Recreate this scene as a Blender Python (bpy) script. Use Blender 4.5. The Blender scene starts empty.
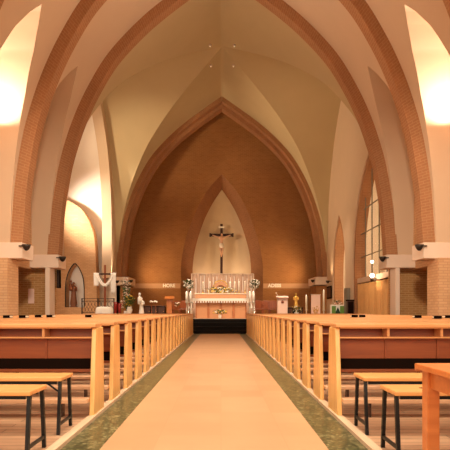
import bpy, bmesh, math, random
from mathutils import Vector, Matrix
random.seed(7)
PI = math.pi
S = bpy.context.scene
COL = S.collection

# ------------------------------------------------------------------ camera, world, exposure
cam = bpy.data.cameras.new('camera'); camo = bpy.data.objects.new('camera', cam); COL.objects.link(camo)
camo.location = (0, 0, 1.03); camo.rotation_euler = (PI/2, 0, 0)
cam.sensor_width = 36; cam.lens = 550/450*36; cam.shift_x = 4/450; cam.shift_y = 85.5/450
cam.clip_end = 200
S.camera = camo
w = bpy.data.worlds.new('world'); S.world = w; w.use_nodes = True
w.node_tree.nodes['Background'].inputs[0].default_value = (1.0, 0.80, 0.58, 1)
w.node_tree.nodes['Background'].inputs[1].default_value = 0.5
S.view_settings.view_transform = 'Standard'; S.view_settings.look = 'None'
S.view_settings.gamma = 1; S.view_settings.use_curve_mapping = False
S.view_settings.exposure = 0.35
S.cycles.use_denoising = True
S.cycles.max_bounces = 8; S.cycles.diffuse_bounces = 5; S.cycles.sample_clamp_indirect = 6

WARM = (1.0, 0.67, 0.38); PINK = (1.0, 0.80, 0.66)
def light(name, kind, loc, energy, color=WARM, size=0.2, aim=None, angle=60, blend=0.8, parent=None, spread=None):
    l = bpy.data.lights.new(name, kind); l.energy = energy; l.color = color
    if kind == 'AREA':
        l.shape = 'RECTANGLE'; l.size, l.size_y = size if isinstance(size, tuple) else (size, size)
        if spread: l.spread = math.radians(spread)
    else:
        l.shadow_soft_size = size
    if kind == 'SPOT': l.spot_size = math.radians(angle); l.spot_blend = blend
    o = bpy.data.objects.new(name, l); COL.objects.link(o); o.location = loc
    if aim is not None:
        o.rotation_euler = (Vector(aim) - Vector(loc)).to_track_quat('-Z', 'Y').to_euler()
    if parent:
        o.parent = parent; o.location = Vector(loc) - parent.location
    return o
# unseen area fills added over the nave and behind the camera
light('nave_fill', 'AREA', (0, 8.5, 7.2), 690, (1, .84, .64), (7, 15), (0, 8.5, 0), spread=110)
light('nave_fill', 'AREA', (0, -1.0, 2.6), 230, (1, .82, .62), (8, 1.6), (0, 14, 1.0))

for s_ in (-1, 1):
    light('nave_fill_spot', 'SPOT', (s_*2.2, 7.0, 5.2), 1800, (1, .83, .64), .3, (s_*5.8, 15, 2.6), 64, 1)  # unseen spots added to brighten piers and lower ribs
    light('sanctuary_fill_spot', 'SPOT', (s_*4.2, 22.5, 8.2), 1900, (1, .82, .62), .2, (s_*.9, 28.0, 1.0), 44, .8)  # unseen spots added in pairs to brighten the altar end
    light('sanctuary_fill_spot', 'SPOT', (s_*3.6, 23.0, 8.6), 1000, (1, .82, .62), .2, (s_*4.6, 27.0, .8), 50, .8)
# ------------------------------------------------------------------ materials
def lin(c): 
    c /= 255
    return c/12.92 if c <= .04045 else ((c+.055)/1.055)**2.4
def rgb(r, g, b): return (lin(r), lin(g), lin(b), 1)
def newmat(name):
    m = bpy.data.materials.new(name); m.use_nodes = True
    return m, m.node_tree, m.node_tree.nodes['Principled BSDF']
def link(t, a, b): t.links.new(a, b)
def plain(name, c, rough=.6, metal=0, noise=0.12, scale=6, emit=None, estr=0, bump=0, spec=None):
    m, t, p = newmat(name)
    p.inputs['Roughness'].default_value = rough; p.inputs['Metallic'].default_value = metal
    if spec is not None: p.inputs['Specular IOR Level'].default_value = spec
    n = t.nodes.new('ShaderNodeTexNoise'); n.inputs['Scale'].default_value = scale; n.inputs['Detail'].default_value = 4
    tc = t.nodes.new('ShaderNodeTexCoord'); link(t, tc.outputs['Object'], n.inputs['Vector'])
    mx = t.nodes.new('ShaderNodeMix'); mx.data_type = 'RGBA'
    mx.inputs[6].default_value = tuple(v*(1-noise) for v in c[:3])+(1,)
    mx.inputs[7].default_value = tuple(min(1, v*(1+noise)) for v in c[:3])+(1,)
    link(t, n.outputs['Fac'], mx.inputs[0]); link(t, mx.outputs[2], p.inputs['Base Color'])
    if bump:
        b = t.nodes.new('ShaderNodeBump'); b.inputs['Strength'].default_value = bump; b.inputs['Distance'].default_value = .02
        link(t, n.outputs['Fac'], b.inputs['Height']); link(t, b.outputs[0], p.inputs['Normal'])
    if emit: p.inputs['Emission Color'].default_value = emit; p.inputs['Emission Strength'].default_value = estr
    return m
def brick(name, c1, c2, mortar, uv=False, rough=.8):
    m, t, p = newmat(name); p.inputs['Roughness'].default_value = rough
    tc = t.nodes.new('ShaderNodeTexCoord')
    br = t.nodes.new('ShaderNodeTexBrick'); br.inputs['Color1'].default_value = c1; br.inputs['Color2'].default_value = c2
    br.inputs['Mortar'].default_value = mortar; br.inputs['Scale'].default_value = 1
    br.inputs['Brick Width'].default_value = .24; br.inputs['Row Height'].default_value = .075; br.inputs['Mortar Size'].default_value = .011
    if uv:
        link(t, tc.outputs['UV'], br.inputs['Vector'])
    else:
        s = t.nodes.new('ShaderNodeSeparateXYZ'); link(t, tc.outputs['Object'], s.inputs[0])
        a = t.nodes.new('ShaderNodeMath'); link(t, s.outputs[0], a.inputs[0]); link(t, s.outputs[1], a.inputs[1])
        cb = t.nodes.new('ShaderNodeCombineXYZ'); link(t, a.outputs[0], cb.inputs[0]); link(t, s.outputs[2], cb.inputs[1])
        link(t, cb.outputs[0], br.inputs['Vector'])
    n = t.nodes.new('ShaderNodeTexNoise'); n.inputs['Scale'].default_value = 1.3; n.inputs['Detail'].default_value = 5
    link(t, tc.outputs['Object'], n.inputs['Vector'])
    mr = t.nodes.new('ShaderNodeMapRange'); mr.inputs[3].default_value = .82; mr.inputs[4].default_value = 1.15
    link(t, n.outputs['Fac'], mr.inputs[0])
    vm = t.nodes.new('ShaderNodeVectorMath'); vm.operation = 'SCALE'
    link(t, br.outputs['Color'], vm.inputs[0]); link(t, mr.outputs[0], vm.inputs['Scale'])
    link(t, vm.outputs[0], p.inputs['Base Color'])
    b = t.nodes.new('ShaderNodeBump'); b.inputs['Strength'].default_value = .4; b.inputs['Distance'].default_value = .01; b.invert = True
    link(t, br.outputs['Fac'], b.inputs['Height']); link(t, b.outputs[0], p.inputs['Normal'])
    return m
def wood(name, c1, c2, rough=.38, axis=0, scale=1.0):
    m, t, p = newmat(name); p.inputs['Roughness'].default_value = rough
    tc = t.nodes.new('ShaderNodeTexCoord'); mp = t.nodes.new('ShaderNodeMapping')
    sc = [14*scale]*3; sc[axis] = 1.0*scale
    mp.inputs['Scale'].default_value = sc; link(t, tc.outputs['Object'], mp.inputs[0])
    oi = t.nodes.new('ShaderNodeObjectInfo')
    n = t.nodes.new('ShaderNodeTexNoise'); n.noise_dimensions = '4D'; n.inputs['Scale'].default_value = 1.6; n.inputs['Detail'].default_value = 6; n.inputs['Distortion'].default_value = .6
    link(t, mp.outputs[0], n.inputs['Vector'])
    ml = t.nodes.new('ShaderNodeMath'); ml.operation = 'MULTIPLY'; ml.inputs[1].default_value = 20
    link(t, oi.outputs['Random'], ml.inputs[0]); link(t, ml.outputs[0], n.inputs['W'])
    r = t.nodes.new('ShaderNodeValToRGB'); r.color_ramp.elements[0].position = .3; r.color_ramp.elements[1].position = .7
    r.color_ramp.elements[0].color = c2; r.color_ramp.elements[1].color = c1
    link(t, n.outputs['Fac'], r.inputs[0]); link(t, r.outputs[0], p.inputs['Base Color'])
    return m
def planks(name, c1, c2, gap, rough=.35):
    m, t, p = newmat(name); p.inputs['Roughness'].default_value = rough
    tc = t.nodes.new('ShaderNodeTexCoord')
    br = t.nodes.new('ShaderNodeTexBrick'); br.inputs['Color1'].default_value = c1; br.inputs['Color2'].default_value = c2
    br.inputs['Mortar'].default_value = gap; br.inputs['Scale'].default_value = 1; br.offset = .37
    br.inputs['Brick Width'].default_value = 1.8; br.inputs['Row Height'].default_value = .11; br.inputs['Mortar Size'].default_value = .004
    link(t, tc.outputs['Object'], br.inputs['Vector'])
    mp = t.nodes.new('ShaderNodeMapping'); mp.inputs['Scale'].default_value = (1.2, 16, 1); link(t, tc.outputs['Object'], mp.inputs[0])
    n = t.nodes.new('ShaderNodeTexNoise'); n.inputs['Scale'].default_value = 2; n.inputs['Detail'].default_value = 6
    link(t, mp.outputs[0], n.inputs['Vector'])
    mr = t.nodes.new('ShaderNodeMapRange'); mr.inputs[3].default_value = .7; mr.inputs[4].default_value = 1.3; link(t, n.outputs['Fac'], mr.inputs[0])
    vm = t.nodes.new('ShaderNodeVectorMath'); vm.operation = 'SCALE'
    link(t, br.outputs['Color'], vm.inputs[0]); link(t, mr.outputs[0], vm.inputs['Scale']); link(t, vm.outputs[0], p.inputs['Base Color'])
    return m
def tiles(name, c1, c2, gap, tile=.3, rough=.3, gapw=.004):
    m, t, p = newmat(name); p.inputs['Roughness'].default_value = rough
    tc = t.nodes.new('ShaderNodeTexCoord')
    br = t.nodes.new('ShaderNodeTexBrick'); br.inputs['Color1'].default_value = c1; br.inputs['Color2'].default_value = c2
    br.inputs['Mortar'].default_value = gap; br.inputs['Scale'].default_value = 1; br.offset = 0
    br.inputs['Brick Width'].default_value = tile; br.inputs['Row Height'].default_value = tile; br.inputs['Mortar Size'].default_value = gapw
    link(t, tc.outputs['Object'], br.inputs['Vector'])
    n = t.nodes.new('ShaderNodeTexNoise'); n.inputs['Scale'].default_value = 3; n.inputs['Detail'].default_value = 6
    link(t, tc.outputs['Object'], n.inputs['Vector'])
    mr = t.nodes.new('ShaderNodeMapRange'); mr.inputs[3].default_value = .9; mr.inputs[4].default_value = 1.1; link(t, n.outputs['Fac'], mr.inputs[0])
    vm = t.nodes.new('ShaderNodeVectorMath'); vm.operation = 'SCALE'
    link(t, br.outputs['Color'], vm.inputs[0]); link(t, mr.outputs[0], vm.inputs['Scale']); link(t, vm.outputs[0], p.inputs['Base Color'])
    return m
def terrazzo(name, c1, c2, c3):
    m, t, p = newmat(name); p.inputs['Roughness'].default_value = .28
    tc = t.nodes.new('ShaderNodeTexCoord')
    v = t.nodes.new('ShaderNodeTexVoronoi'); v.inputs['Scale'].default_value = 45; link(t, tc.outputs['Object'], v.inputs['Vector'])
    n = t.nodes.new('ShaderNodeTexNoise'); n.inputs['Scale'].default_value = 7; n.inputs['Detail'].default_value = 8; link(t, tc.outputs['Object'], n.inputs['Vector'])
    s = t.nodes.new('ShaderNodeSeparateColor'); link(t, v.outputs['Color'], s.inputs[0])
    r = t.nodes.new('ShaderNodeValToRGB'); e = r.color_ramp.elements
    e[0].position = .35; e[0].color = c1; e[1].position = .95; e[1].color = c3
    k = e.new(.7); k.color = c2
    mx = t.nodes.new('ShaderNodeMath'); mx.operation = 'ADD'
    ml = t.nodes.new('ShaderNodeMath'); ml.operation = 'MULTIPLY'; ml.inputs[1].default_value = .6; link(t, s.outputs[0], ml.inputs[0])
    m2 = t.nodes.new('ShaderNodeMath'); m2.operation = 'MULTIPLY'; m2.inputs[1].default_value = .5; link(t, n.outputs['Fac'], m2.inputs[0])
    link(t, ml.outputs[0], mx.inputs[0]); link(t, m2.outputs[0], mx.inputs[1])
    link(t, mx.outputs[0], r.inputs[0]); link(t, r.outputs[0], p.inputs['Base Color'])
    return m

M = {}
M['plaster'] = plain('vault_plaster', rgb(206, 180, 150), .85, noise=.05, scale=1.2, bump=.05)
M['plaster_olive'] = plain('crossing_plaster', rgb(190, 170, 130), .85, noise=.06, scale=1.0, bump=.05)
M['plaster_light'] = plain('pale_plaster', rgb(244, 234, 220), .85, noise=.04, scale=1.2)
M['rib'] = brick('rib_brick', rgb(168, 118, 78), rgb(160, 111, 72), rgb(176, 130, 90), uv=True)
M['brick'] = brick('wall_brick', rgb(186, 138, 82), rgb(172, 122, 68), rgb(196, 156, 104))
M['brick_pale'] = brick('pier_brick', rgb(214, 172, 128), rgb(204, 160, 114), rgb(196, 150, 110))
M['brick_apse'] = brick('apse_brick', rgb(160, 106, 54), rgb(148, 96, 46), rgb(166, 118, 66))
M['stone'] = plain('pale_stone', rgb(228, 206, 184), .6, noise=.05, scale=3)
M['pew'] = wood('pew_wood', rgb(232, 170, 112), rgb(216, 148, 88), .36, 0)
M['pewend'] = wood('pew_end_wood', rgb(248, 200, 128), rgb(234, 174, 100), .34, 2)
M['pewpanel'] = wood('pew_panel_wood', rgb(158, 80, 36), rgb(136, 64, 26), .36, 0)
M['kneel'] = wood('kneeler_wood', rgb(236, 190, 150), rgb(216, 168, 128), .5, 0)
M['bench'] = wood('bench_wood', rgb(232, 170, 104), rgb(214, 146, 80), .35, 0)
M['table'] = wood('table_wood', rgb(214, 128, 64), rgb(194, 106, 48), .3, 0)
M['darkwood'] = wood('dark_wood', rgb(74, 38, 20), rgb(50, 24, 12), .4, 2)
M['brownwood'] = wood('brown_wood', rgb(150, 78, 38), rgb(118, 54, 24), .35, 2)
M['oak'] = wood('lectern_wood', rgb(196, 120, 62), rgb(170, 96, 44), .35, 2)
M['planks'] = planks('pew_floor_planks', rgb(204, 166, 132), rgb(172, 134, 104), rgb(96, 68, 50))
M['runner'] = tiles('runner_linoleum', rgb(202, 158, 120), rgb(192, 148, 110), rgb(184, 140, 102), .5, .30, .002)
M['green'] = terrazzo('green_terrazzo', rgb(56, 60, 36), rgb(86, 88, 54), rgb(160, 154, 112))
M['kerb'] = wood('kerb_wood', rgb(228, 198, 166), rgb(208, 174, 142), .45, 1)
M['black'] = plain('black_carpet', rgb(22, 18, 18), .95, noise=.3, scale=60)
M['steel'] = plain('black_steel', rgb(26, 22, 20), .45, .4)
M['iron'] = plain('wrought_iron', rgb(48, 34, 26), .5, .5)
M['bowl'] = plain('lamp_bowl', rgb(50, 40, 32), .5, .4)
M['white'] = plain('white_cloth', rgb(246, 240, 230), .8, noise=.03, bump=.1)
M['cream'] = plain('cream_wax', rgb(246, 236, 210), .5, noise=.03)
M['ivory'] = plain('ivory_plaster', rgb(226, 214, 190), .6, noise=.08)
M['pinkstone'] = plain('altar_stone', rgb(206, 150, 108), .55, noise=.08, scale=4)
M['altarwood'] = plain('altar_pilaster', rgb(178, 112, 72), .5, noise=.1)
M['bandstone'] = plain('band_stone', rgb(196, 152, 110), .7, noise=.06, scale=3)
M['gold'] = plain('gilding', rgb(222, 178, 90), .35, .7)
M['silver'] = plain('silver_metal', rgb(214, 208, 196), .3, .85)
M['curtain'] = plain('reredos_cloth', rgb(204, 172, 150), .8, noise=.08, scale=12)
M['tan_curtain'] = plain('tan_curtain', rgb(222, 172, 110), .8, noise=.1, scale=8)
M['leaf'] = plain('leaf_green', rgb(72, 92, 36), .6, noise=.3, scale=20)
M['yellow'] = plain('yellow_petals', rgb(226, 190, 70), .6, noise=.2, scale=30)
M['petal'] = plain('white_petals', rgb(246, 236, 222), .6, noise=.08, scale=30)
M['pinkpetal'] = plain('pink_petals', rgb(226, 168, 150), .6, noise=.15, scale=30)
M['red'] = plain('red_glass', rgb(140, 34, 28), .2, noise=.1)
M['statue'] = plain('carved_wood', rgb(134, 82, 52), .5, noise=.15, scale=10)
M['skin'] = plain('painted_flesh', rgb(212, 166, 128), .5)
M['poster'] = plain('poster_paper', rgb(240, 206, 190), .7, noise=.04)
M['posterpic'] = plain('poster_print', rgb(206, 162, 90), .7, noise=.3, scale=14)
M['green_paint'] = plain('green_paint', rgb(110, 150, 60), .6, noise=.2, scale=10)
M['dark_green'] = plain('dark_green_paint', rgb(30, 62, 34), .6)
M['emblem'] = plain('emblem_brown', rgb(140, 72, 48), .6)
M['letters'] = plain('band_lettering', rgb(250, 240, 224), .5, noise=.02)
M['globe'] = plain('lit_globe', rgb(255, 240, 220), .4, noise=0, emit=(1, .82, .6, 1), estr=6)
M['downlight'] = plain('lit_downlight', rgb(255, 240, 220), .4, noise=0, emit=(1, .84, .64, 1), estr=0.8)
M['window'] = plain('reflection_glow', rgb(230, 220, 200), .4, noise=0, emit=(1, .86, .70, 1), estr=0.9)  # glow put into the patch that stands for a light reflection
M['dark'] = plain('dark_void', rgb(30, 20, 16), 1.0, spec=0)
M['pipe'] = plain('grey_paint', rgb(120, 112, 96), .5)
M['pipefloor'] = plain('sanctuary_floor', rgb(220, 190, 160), .5, noise=.06)
gm, gt, gp = newmat('clear_glass')
tr = gt.nodes.new('ShaderNodeBsdfTransparent'); gl = gt.nodes.new('ShaderNodeBsdfGlossy'); gl.inputs['Roughness'].default_value = .03
mxs = gt.nodes.new('ShaderNodeMixShader'); mxs.inputs[0].default_value = .08
gt.links.new(tr.outputs[0], mxs.inputs[1]); gt.links.new(gl.outputs[0], mxs.inputs[2]); gt.links.new(mxs.outputs[0], gt.nodes['Material Output'].inputs[0])
M['glass'] = gm

# ------------------------------------------------------------------ mesh helpers
class MB:
    def __init__(s): s.v = []; s.f = []; s.uv = {}; s.sm = set()
    def face(s, pts, uv=None, smooth=False):
        i = len(s.v); s.v += [tuple(p) for p in pts]; s.f.append(tuple(range(i, i+len(pts))))
        if uv: s.uv[len(s.f)-1] = uv
        if smooth: s.sm.add(len(s.f)-1)
    def grid(s, rows, closed=False, smooth=True, uvs=None):
        b = len(s.v); n = len(rows[0])
        for r in rows: s.v += [tuple(p) for p in r]
        for i in range(len(rows)-1):
            for j in range(n if closed else n-1):
                k = (j+1) % n
                s.f.append((b+i*n+j, b+i*n+k, b+(i+1)*n+k, b+(i+1)*n+j))
                if smooth: s.sm.add(len(s.f)-1)
                if uvs: s.uv[len(s.f)-1] = [uvs[i][j], uvs[i][k], uvs[i+1][k], uvs[i+1][j]]
        return s
    def box(s, x0, x1, y0, y1, z0, z1):
        return s.hexa([(x0,y0,z0),(x1,y0,z0),(x1,y1,z0),(x0,y1,z0)], [(x0,y0,z1),(x1,y0,z1),(x1,y1,z1),(x0,y1,z1)])
    def hexa(s, lo, hi):
        b = len(s.v); s.v += list(lo)+list(hi)
        for f in ((3,2,1,0),(4,5,6,7),(0,1,5,4),(1,2,6,5),(2,3,7,6),(3,0,4,7)): s.f.append(tuple(b+i for i in f))
        return s
    def prism(s, poly, axis, a, b):
        def p(u, v, t): return {'x': (t,u,v), 'y': (u,t,v), 'z': (u,v,t)}[axis]
        n = len(poly); i = len(s.v)
        s.v += [p(u,v,a) for u,v in poly]+[p(u,v,b) for u,v in poly]
        s.f.append(tuple(i+k for k in range(n))[::-1]); s.f.append(tuple(i+n+k for k in range(n)))
        for k in range(n): s.f.append((i+k, i+(k+1)%n, i+n+(k+1)%n, i+n+k))
        return s
    def lathe(s, prof, c=(0,0,0), n=14, sx=1, sy=1, axis='z'):
        rows = []
        for r, z in prof:
            row = []
            for k in range(n):
                a = 2*PI*k/n; u, v = r*sx*math.cos(a), r*sy*math.sin(a)
                row.append({'z': (c[0]+u,c[1]+v,c[2]+z), 'y': (c[0]+u,c[1]+z,c[2]+v), 'x': (c[0]+z,c[1]+u,c[2]+v)}[axis])
            rows.append(row)
        return s.grid(rows, closed=True)
    def tube(s, pts, r, n=8):
        pts = [Vector(p) for p in pts]; rows = []
        rr = r if isinstance(r, (list, tuple)) else [r]*len(pts)
        for i, p in enumerate(pts):
            d = (pts[min(i+1,len(pts)-1)]-pts[max(i-1,0)]).normalized()
            u = d.cross(Vector((0,0,1)) if abs(d.z) < .9 else Vector((1,0,0))).normalized(); v = d.cross(u)
            rows.append([p+(u*math.cos(2*PI*k/n)+v*math.sin(2*PI*k/n))*rr[i] for k in range(n)])
        s.grid(rows, closed=True)
        b = len(s.v); s.v += [tuple(p) for p in rows[0]]+[tuple(p) for p in rows[-1]]
        s.f.append(tuple(range(b, b+n))); s.f.append(tuple(range(b+n, b+2*n))); return s
    def ball(s, c, r, n=8, m=5, sz=1):
        return s.lathe([(max(1e-4, r*math.sin(PI*i/m)), -r*sz*math.cos(PI*i/m)) for i in range(m+1)], c, n)
def obj(name, mb, mat, parent=None, bevel=0, label=None, solid=0):
    me = bpy.data.meshes.new(name); me.from_pydata(mb.v, [], mb.f); me.update()
    if mb.uv:
        ul = me.uv_layers.new(name='UVMap')
        for i, p in enumerate(me.polygons):
            if i in mb.uv:
                for li, uv in zip(p.loop_indices, mb.uv[i]): ul.data[li].uv = uv
    for i in mb.sm: me.polygons[i].use_smooth = True
    bm = bmesh.new(); bm.from_mesh(me); bmesh.ops.remove_doubles(bm, verts=bm.verts, dist=1e-5); bmesh.ops.recalc_face_normals(bm, faces=bm.faces); bm.to_mesh(me); bm.free()
    me.materials.append(M[mat] if isinstance(mat, str) else mat)
    o = bpy.data.objects.new(name, me); COL.objects.link(o)
    if parent:
        o.parent = parent
    if bevel:
        b = o.modifiers.new('bevel', 'BEVEL'); b.width = bevel; b.segments = 2; b.limit_method = 'ANGLE'
    if solid:
        b = o.modifiers.new('solid', 'SOLIDIFY'); b.thickness = solid; b.offset = 0
    if label: o['label'] = label
    return o
def tag(o, label, cat, group=None, kind=None):
    o['label'] = label; o['category'] = cat
    if group: o['group'] = group
    if kind: o['kind'] = kind
    return o
def empty(name, loc=(0,0,0), rz=0):
    o = bpy.data.objects.new(name, None); COL.objects.link(o); o.location = loc; o.rotation_euler = (0,0,rz); o.empty_display_size = .1
    return o
def struct(name, mb, mat, label, cat, bevel=0, parent=None):
    o = obj(name, mb, mat, parent, bevel)
    if parent is None: tag(o, label, cat, kind='structure')
    return o
def dup(root, loc, label, group=None):
    r = root.copy(); COL.objects.link(r); r.location = loc; r['label'] = label
    if group: r['group'] = group
    for ch in list(root.children):
        c = ch.copy(); COL.objects.link(c); c.parent = r
        if ch.type == 'LIGHT': c.data = ch.data
        for g in list(ch.children):
            d = g.copy(); COL.objects.link(d); d.parent = c
    return r

# ------------------------------------------------------------------ arch profile (half width against height)
BX = 0.05                               # centre line of the building
PT = [(5.80,2.75),(5.74,3.7),(5.66,4.6),(5.46,5.8),(5.22,6.7),(4.90,7.6),(4.45,8.55),(3.80,9.6),(2.86,10.62),(1.95,11.4),(1.0,12.1),(0,12.8)]
def catmull(P, n=6):
    out = []
    for i in range(len(P)-1):
        p0 = P[max(i-1,0)]; p1 = P[i]; p2 = P[i+1]; p3 = P[min(i+2,len(P)-1)]
        for k in range(n):
            t = k/n
            out.append(tuple(.5*((2*b)+(-a+c)*t+(2*a-5*b+4*c-d)*t*t+(-a+3*b-3*c+d)*t**3) for a,b,c,d in zip(p0,p1,p2,p3)))
    out.append(P[-1]); return out
EX = catmull(PT)                        # (x, z) rising, x falling to 0
def interp(tab, t, a=1, b=0):
    for p, q in zip(tab, tab[1:]):
        if (p[a]-t)*(q[a]-t) <= 0 and p[a] != q[a]:
            k = (t-p[a])/(q[a]-p[a]); return p[b]+(q[b]-p[b])*k
    return tab[0][b] if abs(t-tab[0][a]) < abs(t-tab[-1][a]) else tab[-1][b]
def XH(z): return interp(EX, z)         # half width at height z
def ZH(x): return interp(EX, x, 0, 1)   # height at half width x
def inset(P, d):                        # shift the profile inward, clipped at the axis
    out = []
    for i, p in enumerate(P):
        q = P[min(i+1,len(P)-1)]; r = P[max(i-1,0)]
        dx, dz = q[0]-r[0], q[1]-r[1]; L = math.hypot(dx, dz)
        x, z = p[0]-dz/L*d, p[1]+dx/L*d
        if x < 0:
            a = out[-1]; k = a[0]/(a[0]-x); x, z = 0, a[1]+(z-a[1])*k
            out.append((x, z)); break
        out.append((x, z))
    else:
        a, b = out[-2], out[-1]
    while len(out) < len(P): out.append(out[-1])
    return out
def resample(P, n=60):
    L = [0]
    for a, b in zip(P, P[1:]): L.append(L[-1]+math.dist(a, b))
    out = []
    for i in range(n+1):
        t = L[-1]*i/n
        for k in range(len(P)-1):
            if L[k+1] >= t-1e-9 and L[k+1] > L[k]:
                u = (t-L[k])/(L[k+1]-L[k]); out.append((P[k][0]+(P[k+1][0]-P[k][0])*u, P[k][1]+(P[k+1][1]-P[k][1])*u)); break
    return out
def arch_band(outer, inner, y0, y1, frame):
    """solid pointed arch between two half profiles; frame(u, v, z) maps across, along, up to world"""
    mb = MB(); A = resample(outer); B = resample(inner); L = 0; arc = [0]
    for p, q in zip(B, B[1:]): L += math.dist(p, q); arc.append(L)
    dep = y1-y0
    for s in (-1, 1):
        th = .38
        fr = [[frame(s*a[0], y0, a[1]), frame(s*b[0], y0, b[1])] for a, b in zip(A, B)]
        mb.grid(fr, smooth=False, uvs=[[(0, v), (th, v)] for v in arc])
        mb.grid([[frame(s*b[0], y0, b[1]), frame(s*b[0], y1, b[1])] for b in B], smooth=False, uvs=[[(0, v), (dep, v)] for v in arc])
        mb.grid([[frame(s*a[0], y1, a[1]), frame(s*b[0], y1, b[1])] for a, b in zip(A, B)], smooth=False, uvs=[[(0, v), (th, v)] for v in arc])
    return mb
NAVE = lambda u, v, z: (BX+u, v, z)
INT = inset(EX, .33); OUT = inset(EX, -.04)

# ------------------------------------------------------------------ floor
FL = MB(); FL.box(-11, 9.5, -3, 35, -.12, 0); struct('floor', FL, 'planks', 'bare floor beneath the whole church', 'floor')
AX = -.05                                # centre of the aisle
PS = .03
for s, side in ((-1, 'statue'), (1, 'curtain')):
    m = MB(); xi = AX+s*1.13; xo = s*5.55
    m.box(min(xi+s*.07, xo), max(xi+s*.07, xo), -2.5, 24.0, 0, PS)
    struct('floor', m, 'planks', f'wooden plank floor under the pews on the {side} side', 'floor')
    m = MB(); m.box(min(xi, xi+s*.07), max(xi, xi+s*.07), -2.5, 24.0, 0, PS+.012)
    struct('kerb', m, 'kerb', f'thin pale wooden kerb between green strip and {side} side pews', 'kerb', .004)
    m = MB(); a = AX+s*.84; b = xi
    m.box(min(a, b), max(a, b), -2.5, 24.1, 0, .008)
    struct('floor', m, 'green', f'speckled green terrazzo strip edging the aisle on the {side} side', 'floor')
m = MB(); m.box(AX-.84, AX+.84, -2.5, 24.1, 0, .01)
struct('floor', m, 'runner', 'pale yellow aisle floor leading to the altar', 'floor')

# sanctuary: black carpeted steps and raised floor
m = MB()
for k in range(4): m.box(-5.6, 5.6, 24.1+k*.33, 25.5, .16*k, .16*(k+1)-(.001 if k == 3 else 0))
struct('step', m, 'black', 'black carpeted steps rising from the aisle to the altar', 'steps')
m = MB(); m.box(-5.6, 5.6, 25.43, 25.5, .64, .665); struct('trim_1', m, 'stone', 'pale stone nosing along the top step', 'trim')
m = MB(); m.box(-10.5, 8.8, 25.5, 34.6, .0, .64); struct('floor', m, 'pipefloor', 'pale raised sanctuary floor around the altar', 'floor')

# ------------------------------------------------------------------ vault
def wtab(z): return interp([(1.42,2.75),(1.40,3.6),(1.32,4.8),(1.2,5.8),(1.0,6.7),(.62,7.7),(.3,8.2),(0,8.55)], z)
XW = 6.35
def small_bay(y0, name_lab, y1=None, yc=None):
    y1 = y1 or y0+3.3; yc = yc or y0+1.9
    main = MB(); cross = MB()
    zs = sorted(set([p[1] for p in EX]+[8.55, 8.4, 8.2, 8.0, 7.7, 7.3]))
    zl = [z for z in zs if z <= 8.55]; zh = [z for z in zs if z >= 8.55]
    for s in (-1, 1):
        main.grid([[(BX+s*XH(z), y0+(yc-wtab(z)-y0)*t, z) for t in (0, .5, 1)] for z in zl], smooth=True)
        main.grid([[(BX+s*XH(z), yc+wtab(z)+(y1-yc-wtab(z))*t, z) for t in (0, .5, 1)] for z in zl], smooth=True)
        main.grid([[(BX+s*XH(z), y0+(y1-y0)*t, z) for t in (0, .3, (yc-y0)/(y1-y0), .8, 1)] for z in zh], smooth=True)
        for q in (-1, 1):
            cross.grid([[(BX+s*(XH(z)+(XW-XH(z))*t), yc+q*wtab(z), z) for t in (0, .5, 1)] for z in zl], smooth=True)
    struct('ceiling', main, 'plaster', 'beige plaster vault '+name_lab, 'ceiling')
    struct('ceiling', cross, 'plaster', 'pointed plaster side vaults '+name_lab, 'ceiling')
for k, y in enumerate((15.0, 11.05, 7.75, 4.45, 1.15)):
    small_bay(y, ['between the two foremost brick arches', 'in front of the nearer brick arch', 'over the middle rows', 'over the rear rows', 'over the rear benches'][k], 15.0 if k == 1 else None, 13.5 if k == 1 else None)
# crossing: two equal vaults meeting in diagonal groins
YC = 24.5; Y0C, Y1C = 18.75, 30.25
zs = [p[1] for p in EX]
m = MB(); c = MB()
for s in (-1, 1):
    for q in (-1, 1):
        m.grid([[(BX+s*XH(z), YC+q*(XH(z)+(5.8-XH(z))*t), z) for t in (0, .33, .66, 1)] for z in zs])
        c.grid([[(BX+s*(XH(z)+(5.8-XH(z))*t), YC+q*XH(z), z) for t in (0, .33, .66, 1)] for z in zs])
struct('ceiling', m, 'plaster_olive', 'nave side panels of the tall groin vault over the crossing', 'ceiling')
struct('ceiling', c, 'plaster_olive', 'transept side panels of the tall groin vault over the crossing', 'ceiling')
# the transept vault on the statue side
m = MB()
for q in (-1, 1):
    m.grid([[(BX-5.8-t, YC+q*XH(z), z) for t in (0, 1.5, 3, 4.9)] for z in zs])
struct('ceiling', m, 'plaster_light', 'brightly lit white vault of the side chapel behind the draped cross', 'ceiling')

# ------------------------------------------------------------------ brick arches across the nave
arch_lab = {15.0: 'nearer of the two tall brick arches across the nave', 18.3: 'farther of the two tall brick arches across the nave',
            11.05: 'brick arch overhead beyond the picture edge', 30.2: 'tall brick chancel arch in front of the brown wall'}
IN1 = inset(EX, .22)
for y, lab in arch_lab.items():
    struct('brick_arch', arch_band(OUT, IN1 if y > 30 else INT, y, y+.44, NAVE), 'rib', lab, 'arch')
IN2 = inset(EX, .20); IN3 = inset(EX, .40)
struct('brick_arch', arch_band(IN2, IN3, 30.64, 31.3, NAVE), 'rib', 'inner pale edged chancel arch just behind the outer one', 'arch')
# wall arch opening the crossing towards the statue niche
TR = lambda u, v, z: (BX-v, YC+u, z)
INTR = [(max(0, x-(.33+.85*min(1, max(0, (9-z)/6.2))**1.2)*min(1, x/1.5)), z) for x, z in INT]
struct('brick_arch', arch_band(OUT, INTR, 5.8, 6.3, TR), 'plaster', 'tall pointed side arch behind the cross draped in white', 'arch')

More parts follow.
